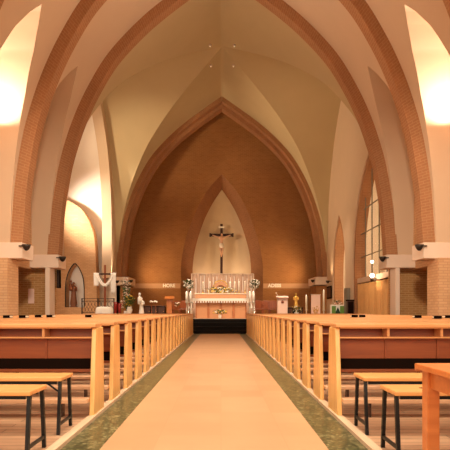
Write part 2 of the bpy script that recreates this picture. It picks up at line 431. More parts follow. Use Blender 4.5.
def corbel(xa, xb, y0, y1, lab):
    m = MB(); m.box(min(xa, xb), max(xa, xb), y0, y1, 2.44, 2.87)
    o = struct('corbel', m, 'stone', lab, 'corbel', .01)
sides = ((-1, 'statue side'), (1, 'curtain side'))
for s, sd in sides:
    corbel(BX+s*5.42, BX+s*XW, 14.85, 15.75, f'pale stone block carrying the nearer brick arch, {sd}')
    corbel(BX+s*5.40, BX+s*XW, 18.1, 19.0, f'pale stone block carrying the farther brick arch, {sd}')
    corbel(BX+s*5.28, BX+s*XW, 10.9, 11.7, f'pale stone block carrying the arch overhead, {sd}')
    corbel(BX+s*5.1, BX+s*5.9, 30.05, 32.4, f'pale stone block carrying the chancel arch, {sd}')
    # piers
    m = MB(); m.box(min(BX+s*5.76, BX+s*7.6), max(BX+s*5.76, BX+s*7.6), 14.7, 15.5, 0, 2.44)
    struct('brick_pier', m, 'brick_pale', f'pale brick pier under the nearer arch, {sd}', 'pier')
    m = MB(); m.box(min(BX+s*5.70, BX+s*5.84), max(BX+s*5.70, BX+s*5.84), 18.12, 18.69, 0, 2.44)
    struct('pilaster', m, 'stone', f'narrow pale pilaster under the farther arch, {sd}', 'pier')
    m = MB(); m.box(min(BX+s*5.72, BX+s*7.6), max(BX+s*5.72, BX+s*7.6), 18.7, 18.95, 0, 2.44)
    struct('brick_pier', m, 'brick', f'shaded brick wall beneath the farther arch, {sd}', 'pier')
    m = MB(); m.box(min(BX+s*5.62, BX+s*7.6), max(BX+s*5.62, BX+s*7.6), 10.8, 11.5, 0, 2.4)
    struct('brick_pier', m, 'brick_pale', f'brick pier under the arch overhead, {sd}', 'pier')
    m = MB(); m.box(min(BX+s*5.2, BX+s*5.8), max(BX+s*5.2, BX+s*5.8), 30.25, 32.4, .64, 2.4)
    struct('brick_pier', m, 'brick_apse', f'brick pier under the chancel arch, {sd}', 'pier')
    # upper and lower side walls of the nave
    m = MB(); m.box(min(BX+s*XW, BX+s*(XW+.2)), max(BX+s*XW, BX+s*(XW+.2)), 1.8, 19.0, 2.5, 8.7)
    m.box(min(BX+s*XW, BX+s*7.8), max(BX+s*XW, BX+s*7.8), 1.8, 19.0, 2.4, 2.5)
    m.box(min(BX+s*7.6, BX+s*7.8), max(BX+s*7.6, BX+s*7.8), 1.8, 19.5, 0, 2.4)
    struct('wall_left' if s < 0 else 'wall_right', m, 'brick_pale', f'brick side wall of the nave behind the piers, {sd}', 'wall')
    # slit window in the upper side wall
    m = MB(); m.box(BX+s*(XW-.02)-.01, BX+s*(XW-.02)+.01, 17.6, 17.8, 3.75, 4.55)
    struct('window_1' if s < 0 else 'window_2', m, 'dark', f'narrow dark slit window high in the side wall, {sd}', 'window')

# right wall of the crossing with its two pointed openings
def lancet(t): return math.sqrt(max(0, 4-(1+t)**2))/math.sqrt(3)
def opening_top(y, c, h, za, zs_):
    t = abs(y-c)/h
    return zs_+(za-zs_)*lancet(t) if t < 1 else None
OPN = [(21.6, 2.62, 7.3, 3.0), (27.1, 1.42, 5.75, 2.8)]
def topz(y): return ZH(abs(y-YC)) if abs(y-YC) < 5.8 else 2.75
m = MB(); xa, xb = BX+5.76, BX+6.3
ys = [18.75]+[18.98+i*(24.22-18.98)/36 for i in range(37)]+[24.6, 25.1, 25.68]+[25.68+i*2.84/24 for i in range(1, 25)]+[29.2, 29.7, 30.3]
def opz(y, mid):
    for c_, h_, za, z0 in OPN:
        if abs(mid-c_) < h_: return opening_top(y, c_, h_, za, z0) or z0
    return 0
for a, b in zip(ys, ys[1:]):
    mid = (a+b)/2; za, zb = opz(a, mid), opz(b, mid); ta, tb = max(topz(a), za+.1)+.03, max(topz(b), zb+.1)+.03
    m.hexa([(xa,a,za),(xb,a,za),(xb,b,zb),(xa,b,zb)], [(xa,a,ta),(xb,a,ta),(xb,b,tb),(xa,b,tb)])
struct('wall_right', m, 'plaster', 'plain plaster wall of the crossing with two tall pointed openings', 'wall')
# darker brick reveals inside the openings
for i, (c_, h_, za, z0) in enumerate(OPN):
    P = [(h_-.005, .1)]+[(h_*(1-(k/30)), opening_top(c_+h_*(1-k/30)-1e-4, c_, h_, za, z0) if k else z0) for k in range(31)]
    P = resample(P, 60); Q = inset(P, .20)
    FR = lambda u, v, z, c_=c_: (BX+v, c_+u, z)
    struct('brick_arch', arch_band(P, Q, 5.80, 6.24, FR), 'rib', ['large pointed brick opening above the tan curtain', 'small pointed brick opening beside the chancel arch'][i], 'arch')
# room beyond the openings
m = MB()
m.box(BX+8.6, BX+8.8, 18.9, 30.4, 0, 8.4); m.box(BX+6.3, BX+8.6, 30.2, 30.4, 0, 8.4); m.box(BX+6.3, BX+8.6, 18.96, 19.1, 2.5, 8.4)
struct('wall_right', m, 'plaster_light', 'warm plaster walls of the side aisle seen through the pointed openings', 'wall')
m = MB(); m.box(BX+6.3, BX+8.8, 18.7, 30.4, 8.4, 8.5); struct('ceiling', m, 'plaster', 'flat ceiling of the side aisle behind the openings', 'ceiling')
# glowing slanted patch, edged with bars, standing for a reflection in that aisle
wn = empty('reflection_patch', (BX+7.65, 30.1, 6.5)); tag(wn, 'pale glowing patch standing for a light reflection, seen through the large opening', 'window', kind='structure')
m = MB(); m.prism([(-.42,-.75),(.05,-.35),(.42,.72),(-.1,.25)], 'y', -.03, 0); obj('pane', m, 'window', wn)
m = MB()
for a, b in (((-.42,-.75),(.05,-.35)), ((.05,-.35),(.42,.72)), ((.42,.72),(-.1,.25)), ((-.1,.25),(-.42,-.75))): m.tube([(a[0],-.03,a[1]),(b[0],-.03,b[1])], .035)
obj('patch_edge', m, 'brownwood', wn)
# beam, mullions and glass of the large opening
m = MB(); m.box(BX+5.9, BX+6.12, 19.15, 24.05, 2.22, 2.42); struct('beam', m, 'stone', 'pale beam over the tan curtain in the large opening', 'beam')
wn = empty('window_4', (BX+6.02, 21.6, 2.42)); tag(wn, 'glazed screen with thin mullions filling the large pointed opening', 'window', kind='structure')
m = MB()
gy = [-2.35+4.7*k/24 for k in range(25)]
gz = [max(.3, opening_top(21.6+y, 21.6, 2.62, 7.3, 3.0)-2.42-.22) for y in gy]
for a, b, p, q in zip(gy, gy[1:], gz, gz[1:]): m.hexa([(-.004,a,0),(.004,a,0),(.004,b,0),(-.004,b,0)], [(-.004,a,p),(.004,a,p),(.004,b,q),(-.004,b,q)])
obj('pane', m, 'glass', wn)
m = MB()
for y in (-1.5, -.5, .5, 1.5): m.box(-.02, .02, y-.02, y+.02, 0, opening_top(21.6+y, 21.6, 2.62, 7.3, 3.0)-2.42-.2)
for z in (.9, 1.9, 2.9): m.box(-.02, .02, -2.2 if z < 2 else -1.9, 2.2 if z < 2 else 1.9, z-.015, z+.015)
obj('mullion', m, 'pipe', wn)

m = MB()
for s in (-1, 1): m.grid([[(BX+s*XH(z), y, z) for y in (30.25, 31.3, 32.5)] for z in zs])
struct('ceiling', m, 'plaster_olive', 'narrow plaster vault strip between chancel arch and brown wall', 'ceiling')
# chancel: brown brick wall with a pointed recess
YW = 32.4
Wz = [(2.42,.0),(2.42,3.6),(2.28,4.6),(1.95,5.8),(1.42,7.1),(.78,8.2),(0,9.05)]      # outer edge of the splay
Vz = [(1.80,.0),(1.78,3.6),(1.68,4.5),(1.40,5.6),(1.0,6.7),(.5,7.65),(0,8.4)]
Wp = resample(catmull(Wz[1:], 5), 40); Vp = resample(catmull(Vz[1:], 5), 40)
m = MB()
for s in (-1, 1):
    rows = []
    hx = [i*6.0/30 for i in range(31)]
    # fill: columns right of the recess and above it
    for a, b in zip(Wp, Wp[1:]): m.face([(BX+s*a[0],YW,a[1]),(BX+s*6.2,YW,a[1]),(BX+s*6.2,YW,b[1]),(BX+s*b[0],YW,b[1])])
    m.face([(BX+s*2.42,YW,0),(BX+s*6.2,YW,0),(BX+s*6.2,YW,3.6),(BX+s*2.42,YW,3.6)])
    m.face([(BX,YW,9.05),(BX+s*6.2,YW,9.05),(BX+s*6.2,YW,13.2),(BX,YW,13.2)])
struct('wall_back', m, 'brick_apse', 'golden brown brick wall under the chancel arch', 'wall')
m = MB(); arc = [0]
for p, q in zip(Wp, Wp[1:]): arc.append(arc[-1]+math.dist(p, q))
for s in (-1, 1):
    m.grid([[(BX+s*a[0],YW,a[1]), (BX+s*b[0],YW+1.1,b[1])] for a, b in zip([(2.42,0)]+Wp, [(1.8,0)]+Vp)], smooth=False, uvs=[[(0, v), (1.2, v)] for v in [-3.6]+arc])
M['splay'] = brick('splay_brick', rgb(150, 98, 56), rgb(138, 88, 48), rgb(160, 112, 68), uv=True)
struct('brick_arch', m, 'splay', 'pointed brown brick recess around the crucifix', 'arch')
m = MB(); m.box(BX-2.0, BX+2.0, YW+1.1, YW+1.3, 0, 8.8)
M['niche'] = plain('recess_plaster', rgb(214, 190, 150), .85, noise=.04)
struct('wall_back', m, 'niche', 'pale plaster back of the pointed recess', 'wall')
for s, sd in sides:
    m = MB(); a, b = BX+s*2.44, BX+s*5.6; m.box(min(a,b), max(a,b), YW-.03, YW+.0, 2.34, 2.62)
    struct('trim_2' if s < 0 else 'trim_3', m, 'bandstone', f'pale band with white letters across the brown wall, {sd}', 'trim')
def text(name, body, x, z, size, y, mat, label, cat, parent=None):
    c_ = bpy.data.curves.new(name, 'FONT'); c_.body = body; c_.size = size; c_.extrude = .012; c_.align_x = 'CENTER'; c_.align_y = 'CENTER'
    c_.offset = .014
    c_.materials.append(M[mat]); o = bpy.data.objects.new(name, c_); COL.objects.link(o)
    o.location = (x, y, z); o.rotation_euler = (PI/2, 0, 0)
    bpy.context.view_layer.update()
    me = bpy.data.meshes.new_from_object(o.evaluated_get(bpy.context.evaluated_depsgraph_get())); me.materials.clear(); me.materials.append(M[mat])
    q = bpy.data.objects.new(name, me); COL.objects.link(q); q.location = o.location; q.rotation_euler = o.rotation_euler
    bpy.data.objects.remove(o); tag(q, label, cat)
    return q
text('band_lettering', 'HORE', (169-221)/550*YW, 2.49, .27, YW-.045, 'letters', 'white raised letters on the band beside the wooden lectern', 'lettering')
text('band_lettering', 'ADESS', (274.5-221)/550*YW, 2.49, .27, YW-.045, 'letters', 'white raised letters on the band above the brown chairs', 'lettering')

# statue side chapel: end wall, brick lunette wall with niche
m = MB(); m.box(-10.7, -10.5, 18.5, 30.6, 0, 13.0); m.box(-10.5, BX-5.8, 19.0, 19.2, 0, 2.8); m.box(-10.5, BX-5.6, 30.25, 30.5, 0, 2.8)
struct('wall_left', m, 'plaster_light', 'white plaster walls of the side chapel', 'wall')
LUN = [(-6.53,.64),(-6.57,2.5),(-6.66,4.6),(-6.85,5.5),(-7.33,6.33),(-8.0,6.8),(-9.2,7.3),(-10.5,7.5)]
NX, NW, NT, NS = -7.70, .47, 3.50, 2.2     # niche centre, half width, apex, springing
LUNf = catmull(LUN, 4)
def lun_top(x): return interp(LUNf, x, 0, 1)
m = MB(); xs = sorted([-10.5, -10, -9.3, -8.8]+[NX-NW+NW*2*k/16 for k in range(17)]+[p[0] for p in LUNf if p[0] > NX+NW+.02])
def niche_top(x):
    t = abs(x-NX)/NW
    return NS+(NT-NS)*lancet(min(t, 1))
YL = 29.0
for a, b in zip(xs, xs[1:]):
    mid = (a+b)/2; isn = abs(mid-NX) < NW
    za, zb = (niche_top(a), niche_top(b)) if isn else (.64, .64)
    m.hexa([(a,YL,za),(b,YL,zb),(b,YL+.7,zb),(a,YL+.7,za)], [(a,YL,lun_top(a)),(b,YL,lun_top(b)),(b,YL+.7,lun_top(b)),(a,YL+.7,lun_top(a))])
    if isn: m.hexa([(a,YL,.64),(b,YL,.64),(b,YL+.7,.64),(a,YL+.7,.64)], [(a,YL,1.2),(b,YL,1.2),(b,YL+.7,1.2),(a,YL+.7,1.2)])
struct('wall_left', m, 'brick_pale', 'curved topped brick wall holding the statue niche', 'wall')
m = MB(); m.box(NX-NW-.05, NX+NW+.05, YL+.6, YL+.66, 1.15, NT+.05); struct('wall_left', m, 'white', 'white back of the statue niche', 'wall')
P = resample([(NW, 1.2), (NW, NS)]+[(NW*(1-k/16), niche_top(NX+NW*(1-k/16))) for k in range(1, 17)], 40); Q = inset(P, -.05)
struct('trim_4', arch_band(Q, P, YL-.03, YL+.02, lambda u, v, z: (NX+u, v, z)), 'iron', 'thin dark pointed rim round the statue niche', 'trim')

# ------------------------------------------------------------------ ceiling downlights round the crown of the crossing vault
dl = empty('ceiling_downlight', (0, 0, 0)); tag(dl, '', 'ceiling light')
m = MB(); m.lathe([(.001,.0),(.04,0),(.05,.02),(.05,.09),(.001,.09)], n=12); obj('housing', m, 'stone', dl)
m = MB(); m.ball((0,0,-.005), .028, 8, 6, .6); obj('bulb', m, 'downlight', dl)
pos = []
for sx in (-1, 1):
    for sy in (-1, 1):
        x, y = sx*.52, YC+sy*(1.0 if sy > 0 else .95)
        pos.append((BX+x, y, ZH(max(abs(x), abs(y-YC)) if False else min(abs(x), abs(y-YC)))-.1))
labs = ['small downlight near the vault crown, camera side above the statue side', 'small downlight near the vault crown, altar side above the statue side',
        'small downlight near the vault crown, camera side above the curtain side', 'small downlight near the vault crown, altar side above the curtain side']
for i, (p, lab) in enumerate(zip(pos, labs)):
    if i == 0: dl.location = p; dl['label'] = lab; dl['group'] = 'four downlights round the vault crown'
    else: dup(dl, p, lab, 'four downlights round the vault crown')
    light('downlight_beam', 'SPOT', (p[0], p[1], p[2]-.15), 330, WARM, .1, (p[0]*2.5, p[1]+(p[1]-YC)*1.6, 0), 75, .9)

# ------------------------------------------------------------------ bowl uplights on the stone blocks
def uplight(x, y, z, s, lab, e, aim, angle=95, col=WARM, r=.12):
    t = empty('wall_uplight', (x, y, z)); tag(t, lab, 'wall light', 'bowl uplights on the arch blocks')
    m = MB(); prof = [(.012,-.15),(.05,-.145),(.10,-.11),(.14,-.06),(.165,0),(.150,0),(.125,-.055),(.09,-.095),(.02,-.12)]
    m.lathe([(a*r/.165, b*r/.165*1.5) for a, b in prof], n=16); obj('bowl', m, 'bowl', t)
    m = MB(); m.box(min(0, s*.2), max(0, s*.2), -.03, .03, -.05, -.02); obj('bracket', m, 'bowl', t)
    m = MB(); m.ball((0,0,-.06), .022, 8, 6); obj('bulb', m, 'globe', t)
    light('uplight_beam', 'SPOT', (x, y, z+.04), e, col, .06, aim, angle, .9, parent=t)
    return t
for s, sd in sides:
    uplight(BX+s*5.28, 14.78, 2.80, s, f'dark bowl uplight below the nearer brick arch, {sd}', 750, (BX-s*3.6, 14.2, 8.6), 112, (1, .80, .60))
    uplight(BX+s*5.26, 18.08, 2.80, s, f'dark bowl uplight below the farther brick arch, {sd}', 60, (BX-s*3.0, 20.5, 9), 112, (1, .80, .60))
    uplight(BX+s*5.0, 30.3, 2.72, s, f'small dark bowl uplight at the chancel arch, {sd}', 250, (BX+s*3.0, 32.3, 3.4), 96, r=.11)
uplight(BX+5.55, 28.85, 2.6, 1, 'small dark bowl uplight beside the small pointed opening', 80, (BX+4.2, 28.2, 9), 110, r=.11)
uplight(BX-5.5, 28.85, 2.6, -1, 'small added dark bowl uplight beside the left arch of the side chapel'.replace('left ', ''), 340, (BX-4.6, 26.6, 9), 110, (1, .76, .50), r=.11)  # mirror twin added to light the vault panel above
# uplights in the open bay in front of the nearer arch (beyond the frame)
for s, sd in sides:
    uplight(BX+s*6.15, 14.15, 5.6, s, f'bowl uplight high on the side wall before the nearer arch, {sd}', 520, (BX+s*5.3, 13.7, 8.4), 130, PINK)
# unseen chapel lights: spots set for single vault panels, plus an added point fill
light('unseen_chapel_light', 'SPOT', (-8.7, 28.3, 4.0), 3000, (1, .74, .48), .3, (4.5, 27.2, 8.4), 50, 1)
light('unseen_chapel_light', 'SPOT', (-9.4, 21.6, 4.6), 1900, (1, .76, .50), .3, (-4.2, 28.2, 9.0), 40, 1)
light('unseen_chapel_light', 'POINT', (-8.4, 24.0, 3.4), 120, (1, .82, .64), .3)  # fill added to lift the niche and brick wall
light('unseen_chapel_light', 'SPOT', (-8.8, 26.6, 6.2), 1300, (1, .82, .66), .25, (-5.6, 30.2, 6.0), 80, 1)
# light at the foot of the recess, hidden behind the reredos
for x in (-1.1, 1.2):
    light('recess_lamp', 'SPOT', (x, YW+.35, 2.4), 60, (1, .70, .52), .1, (x*.4, YW+1.3, 6), 120, .9)
light('aisle_lamp', 'POINT', (BX+7.9, 24.5, 5.2), 300, (1, .80, .52), .2)

# two globe lamps on the beam of the large opening
gl_ = empty('globe_lamp', (BX+5.72, 21.0, 2.42)); tag(gl_, 'bright twin globe wall lamp above the tan curtain', 'wall light')
m = MB(); m.tube([(.2,0,-.18),(0,0,-.18),(0,0,.42)], .015); m.ball((0,0,-.22), .07, 10, 6); obj('bracket', m, 'bowl', gl_)
m = MB(); m.ball((0,0,-.06), .085, 14, 10); obj('globe', m, 'globe', gl_)
m = MB(); m.ball((0,0,.47), .06, 14, 10); obj('globe', m, 'globe', gl_)
light('globe_glow', 'POINT', (BX+5.5, 20.7, 2.6), 25, WARM, .1)

# ------------------------------------------------------------------ pews
PITCH = .90; Y1 = 5.18; NP = 21
def make_pew(s):
    """pew at the origin: x from 0 (aisle end) to s*4.1, y from 0 (rear edge) forward"""
    L = 4.12
    t = empty('pew')
    X = lambda a, b: (min(s*a, s*b), max(s*a, s*b))
    prof = [(.0,PS),(.46,PS),(.46,.07),(.45,.44),(.44,.60),(.42,.84),(.40,.865),(.125,.865),(.11,.85)]
    for a, b in ((0, .045), (L-.045, L)):
        m = MB(); m.prism(prof, 'x', *X(a, b)); obj('end_panel', m, 'pewend', t, .008)
    m = MB(); m.box(*X(.0, L), .06, .33, .868, .9); m.box(*X(.045, L-.045), .07, .10, .858, .868); obj('ledge', m, 'pew', t, .006)
    m = MB(); m.box(*X(.046, L-.046), .115, .28, .762, .776); obj('book_shelf', m, 'pew', t)
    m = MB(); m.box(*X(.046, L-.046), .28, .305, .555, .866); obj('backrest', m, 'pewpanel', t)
    for k in range(1, 8):
        a = L*k/8+.02
        m = MB(); m.box(*X(a-.010, a+.010), .268, .28, .555, .76); obj('stile', m, 'pewpanel', t)
    for k in range(1, 8):
        a = L*k/8
        m = MB(); m.box(*X(a-.012, a+.012), .12, .279, .777, .867); obj('divider', m, 'pew', t)
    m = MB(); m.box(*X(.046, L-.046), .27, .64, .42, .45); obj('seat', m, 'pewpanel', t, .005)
    m = MB(); m.box(*X(.046, L-.046), .29, .315, .451, .554); obj('seat_shade_strip', m, 'dark', t)  # black strip standing for the shade under the seat
    kn = MB(); kn.box(*X(.046, L-.046), -.07, .10, .165, .20); kn = obj('kneeler', kn, 'kneel', t, .004)
    for a in (.3, L/2, L-.3):
        m = MB(); m.box(*X(a-.01, a+.01), -.03, .06, PS, .164); obj('kneeler_bracket', m, 'darkwood', kn)
    return t
ordw = ['nearest the benches', 'second', 'third', 'fourth', 'fifth', 'sixth', 'seventh', 'eighth', 'ninth', 'tenth', 'eleventh', 'twelfth', 'thirteenth', 'fourteenth', 'fifteenth',
        'sixteenth', 'seventeenth', 'eighteenth', 'nineteenth', 'twentieth', 'foremost, closest to the altar steps']
for s, sd in sides:
    x0 = AX+s*1.148
    pr = make_pew(s); pr.location = (x0, Y1, 0); tag(pr, f'orange wooden pew with open book shelf, {sd} of the aisle, nearest the benches', 'pew', f'wooden pews on the {sd}')
    for k in range(1, NP):
        q = ordw[k] if k == NP-1 else f'{ordw[k]} row from the benches'
        dup(pr, (x0, Y1+PITCH*k, 0), f'orange wooden pew, {sd} of the aisle, {q}', f'wooden pews on the {sd}')
# dark hymn books lying on the ledges
def book(x, y, z, rz, lab, grp):
    t = empty('hymn_book', (x, y, z), rz); tag(t, lab, 'book', grp)
    m = MB(); m.box(-.06, .06, -.07, .07, 0, .006); m.box(-.06, .06, -.07, .07, .04, .046); m.box(-.06, .06, -.07, -.062, .006, .04); obj('cover', m, 'dark', t)
    m = MB(); m.box(-.056, .056, -.06, .066, .007, .039); obj('pages', m, 'cream', t)
for (px, k, lab) in ((8, 5, 'closest to the pale brick pier'), (24, 5, 'below the pier edge'), (39, 6, 'below the white poster'), (51, 6, 'below the pale pilaster'), (89, 6, 'below the iron railing')):
    y = Y1+PITCH*k+.1; book((px-221)/550*y, y, .9, random.uniform(-.2, .2), f'small dark hymn book on a pew ledge, {lab}', 'hymn books on the pew ledges')
for (px, k, lab) in ((417, 5, 'in front of the brown wall'), (437, 4, 'below the corner pier'), (447, 5, 'below the bright pier brick'), (362, 6, 'below the tan curtain'), (354, 6, 'below the dark box')):
    y = Y1+PITCH*k+.1; book((px-221)/550*y, y, .9, random.uniform(-.2, .2), f'small dark hymn book on a pew ledge, {lab}', 'hymn books on the pew ledges')

# ------------------------------------------------------------------ benches
def bench(x, y, s, L, lab, grp, slots=False):
    """aisle end at x, running outward along s"""
    t = empty('bench', (x, y, 0)); tag(t, lab, 'bench', grp)
    z = .49; X = lambda a, b: (min(s*a, s*b), max(s*a, s*b))
    m = MB(); m.box(*X(0, L), 0, .36, z-.03, z); obj('seat', m, 'bench', t, .006)
    for a in (.022, L-.04):
        for (ya, yb) in ((.05, .0), (.31, .36)):
            m = MB(); xa, xb = X(a-.012, a+.013)
            m.hexa([(xa,yb-.014,PS),(xb,yb-.014,PS),(xb,yb+.014,PS),(xa,yb+.014,PS)], [(xa,ya-.014,z-.03),(xb,ya-.014,z-.03),(xb,ya+.014,z-.03),(xa,ya+.014,z-.03)])
            obj('leg', m, 'steel', t)
        m = MB(); xa, xb = X(a-.009, a+.009); m.box(xa, xb, .023, .337, .10, .122); obj('stretcher', m, 'steel', t)
    m = MB()
    for yy in (.06, .30): m.box(*X(.05, L-.05), yy-.012, yy+.012, z-.06, z-.031)
    obj('rail', m, 'steel', t)
    for a, d in ((.035, 1), (L-.10, -1)) if y > 4 and s < 0 else ():
        m = MB(); m.tube([(s*a, .05, z-.12), (s*(a+d*.10), .05, z-.045)], .008, 6); obj('brace', m, 'steel', t)
    if slots:
        m = MB(); m.box(*X(.22, .27), .15, .175, z+.0005, z+.004); m.box(*X(.29, .34), .15, .175, z+.0005, z+.004); obj('clip', m, 'steel', t)
    return t
bench(-1.285, 4.42, -1, 2.9, 'long wooden bench on black steel legs, statue side, close behind the pews', 'wooden benches behind the pews')
bench(-1.27, 3.66, -1, 2.7, 'wooden bench on black steel legs, statue side, closest to the camera', 'wooden benches behind the pews')
bench(1.15, 4.42, 1, 2.9, 'long wooden bench on black steel legs, table side, close behind the pews', 'wooden benches behind the pews')
bench(1.16, 3.66, 1, 2.7, 'wooden bench on black steel legs beside the table corner', 'wooden benches behind the pews', True)

# table at the corner
t = empty('table', (1.03, 2.02, 0)); tag(t, 'orange wooden table with stout square legs, cut by the frame', 'table')
m = MB(); m.box(0, 1.5, 0, .91, .722, .75); m.box(.0, 1.5, .885, .91, .712, .722); obj('tabletop', m, 'table', t, .005)
m = MB(); m.box(.06, 1.44, .83, .85, .63, .721); m.box(.06, 1.44, .06, .08, .63, .721); m.box(.045, .065, .08, .83, .63, .721); m.box(1.42, 1.44, .08, .83, .63, .721); obj('apron', m, 'table', t)
for a in (.03, 1.41):
    for b in (.02, .80):
        m = MB(); m.box(a, a+.062, b, b+.08, PS, .721); obj('leg', m, 'table', t, .004)

# ------------------------------------------------------------------ altar and its things
ZP = .64
def pleats(x0, x1, y, z0, z1, n, amp, gather=0):
    m = MB(); K = n*8; rows = []
    for zi in range(5):
        z = z0+(z1-z0)*zi/4; rows.append([(x0+(x1-x0)*k/K, y+amp*math.sin(2*PI*n*k/K)+amp*.3*math.sin(2*PI*n*.37*k/K+zi*.3), z) for k in range(K+1)])
    return m.grid(rows)
AXC = 0.0
t = empty('altar', (AXC, 27.0, ZP)); tag(t, 'pinkish stone altar dressed with a white lace cloth', 'altar')
m = MB(); m.box(-1.24, 1.24, 0, .9, 0, .90)
obj('body', m, 'pinkstone', t)
for k in range(5):
    a = -1.24+2.48*k/4
    m = MB(); m.box(max(-1.24, a-.055), min(1.24, a+.055), -.035, -.001, .0, .899); obj('pilaster', m, 'altarwood', t, .006)
m = MB(); m.box(-1.38, 1.38, -.12, 1.0, .901, .97); obj('mensa', m, 'pinkstone', t, .01)
m = MB(); m.box(-1.40, 1.40, -.14, 1.0, .971, .985)
n = 44
for k in range(n):
    a = -1.4+2.8*k/n; b = a+2.8/n
    dz = .13 if k % 2 else .22
    m.hexa([(a,-.15,.985-dz),(b,-.15,.985-dz),(b,-.142,.985-dz),(a,-.142,.985-dz)], [(a,-.15,.985),(b,-.15,.985),(b,-.142,.985),(a,-.142,.985)])
for s in (-1, 1):
    m.hexa([(s*1.56,-.16,.50),(s*1.42,-.16,.50),(s*1.41,.9,.52),(s*1.50,.9,.52)], [(s*1.42,-.16,.985),(s*1.39,-.16,.985),(s*1.385,.9,.985),(s*1.40,.9,.985)])
cl = obj('altar_cloth', m, 'white', None); cl.location = (AXC, 27.0, ZP+.001); tag(cl, 'white lace edged cloth over the altar', 'altar cloth')
# gradin behind the altar
t = empty('gradin', (AXC, 28.1, ZP)); tag(t, 'low stone shelf behind the altar carrying candles', 'altar shelf')
m = MB(); m.box(-1.3, 1.3, 0, .5, 0, 1.22); obj('body', m, 'pinkstone', t, .01)
m = MB(); m.box(-1.36, 1.36, -.04, .52, 1.221, 1.27); obj('shelf', m, 'stone', t, .008)
ZG = ZP+1.27
# tabernacle
t = empty('tabernacle', (-.02, 28.42, ZG)); tag(t, 'small round topped golden tabernacle in the middle of the altar shelf', 'tabernacle')
P = [(-.33,0),(.33,0),(.33,.28)]+[(.33*math.cos(PI*k/12), .28+.33*math.sin(PI*k/12)) for k in range(1, 12)]+[(-.33,.28)]
m = MB(); m.prism(P, 'y', -.15, .15); obj('body', m, 'pinkstone', t, .01)
m = MB(); m.prism([(a*.68, b*.68+.02) for a, b in P], 'y', -.17, -.151); obj('door', m, 'statue', t)
m = MB(); m.tube([(.38*math.cos(PI*k/14), -.15, .28+.38*math.sin(PI*k/14)) for k in range(15)], .03); obj('arch_rim', m, 'gold', t)
# candles on the shelf
def candlestick(name, loc, hs, hc, rc, lab, grp, mats=('gold', 'cream'), rb=.07):
    t = empty(name, loc); tag(t, lab, 'candlestick', grp)
    m = MB(); m.lathe([(.001,0),(rb,0),(rb,.02),(rb*.5,.05),(rb*.25,.09),(rb*.3,hs*.45),(rb*.5,hs*.5),(rb*.25,hs*.56),(rb*.25,hs*.9),(rb*.7,hs),(.001,hs)], n=12); obj('stand', m, mats[0], t)
    m = MB(); m.lathe([(.001,hs),(rc,hs+.001),(rc,hs+hc),(rc*.3,hs+hc+.01),(.001,hs+hc+.012)], n=10); obj('candle', m, mats[1], t)
    m = MB(); m.lathe([(.001,hs+hc+.01),(.008,hs+hc+.03),(.001,hs+hc+.06)], n=6); obj('flame', m, 'globe', t)
    return t
cn = [(203,'outermost on the draped cross end'),(210,'second from the draped cross end'),(230,'just beside the tabernacle, chairs end'),(235,'second beyond the tabernacle'),(239,'third beyond the tabernacle'),(245,'outermost on the white lectern end')]
for px, lab in cn:
    x = (px-221)/550*28.35; candlestick('altar_candle', (x, 28.35, ZG), .16, .40, .022, f'tall white altar candle, {lab}', 'candles on the altar shelf', rb=.055)
# flowers
def flowers(name, loc, w, h, d, lab, cat, nf, mats, vase=None, vmat='white', rs=.035, grp=None, stems=True):
    t = empty(name, loc); tag(t, lab, cat, grp); z0 = 0
    if vase:
        m = MB(); m.lathe([(.001,0),(vase*.5,0),(vase*.8,vase*.5),(vase,vase*1.3),(vase*.7,vase*2),(vase*.9,vase*2.3),(vase*.75,vase*2.25),(.001,vase*2.1)], n=14); obj('vase', m, vmat, t); z0 = vase*2.2
    m = MB()
    for k in range(int(nf*2.2)):
        a = random.uniform(0, 2*PI); r = random.uniform(.2, 1)
        p = Vector((math.cos(a)*r*w/2, math.sin(a)*r*d/2, z0+random.uniform(.05, .9)*h)); dr = Vector((math.cos(a), math.sin(a)*.6, .5)).normalized()*rs*2.6; q = dr.cross(Vector((0,0,1))).normalized()*rs*.6
        m.face([p-dr*.2, p+dr*.4+q, p+dr, p+dr*.4-q])
    if stems:
        for k in range(max(3, nf//4)): 
            a = random.uniform(0, 2*PI); m.tube([(0,0,z0*.8), (math.cos(a)*w*.3, math.sin(a)*d*.3, z0+h*.7)], .006, 5)
    lf = obj('foliage', m, 'leaf', t, solid=.002); lf['kind'] = 'stuff'
    for mi, mt in enumerate(mats):
        m = MB()
        for k in range(nf//len(mats)):
            a = random.uniform(0, 2*PI); r = math.sqrt(random.uniform(0, 1)); zz = random.uniform(0, 1)
            taper = math.sqrt(max(.05, 1-(2*zz-1)**2)) if h < w*2 else (1-.6*zz)
            m.ball((math.cos(a)*r*w/2*taper, math.sin(a)*r*d/2*taper-.01, z0+h*(.1+.9*zz)), rs*random.uniform(.7, 1.2), 6, 4, .7)
        o = obj('blossoms', m, mt, t); o['kind'] = 'stuff'
    return t
flowers('flower_arrangement', (-.02, 28.09, ZG), 1.7, .30, .05, 'wide low arrangement of cream and yellow flowers before the tabernacle', 'flowers', 100, ['petal', 'yellow', 'gold'], rs=.042, stems=False)
flowers('flower_arrangement', (-.05, 26.55, ZP), .75, .22, .3, 'low bowl of white flowers on the floor before the altar', 'flowers', 46, ['petal', 'yellow'], vase=.09, rs=.04, stems=False)
flowers('flower_arrangement', (-.03, 26.9-.35, ZP+.42), .3, .2, .12, 'small pinkish bouquet held up against the altar front', 'flowers', 14, ['pinkpetal'], rs=.035, stems=False) if False else None
cs = [( -1.63, 'by the altar on the draped cross end, outer one'), (-1.45, 'by the altar on the draped cross end, inner one'), (1.37, 'by the altar on the white lectern end, inner one'), (1.54, 'by the altar on the white lectern end, outer one')]
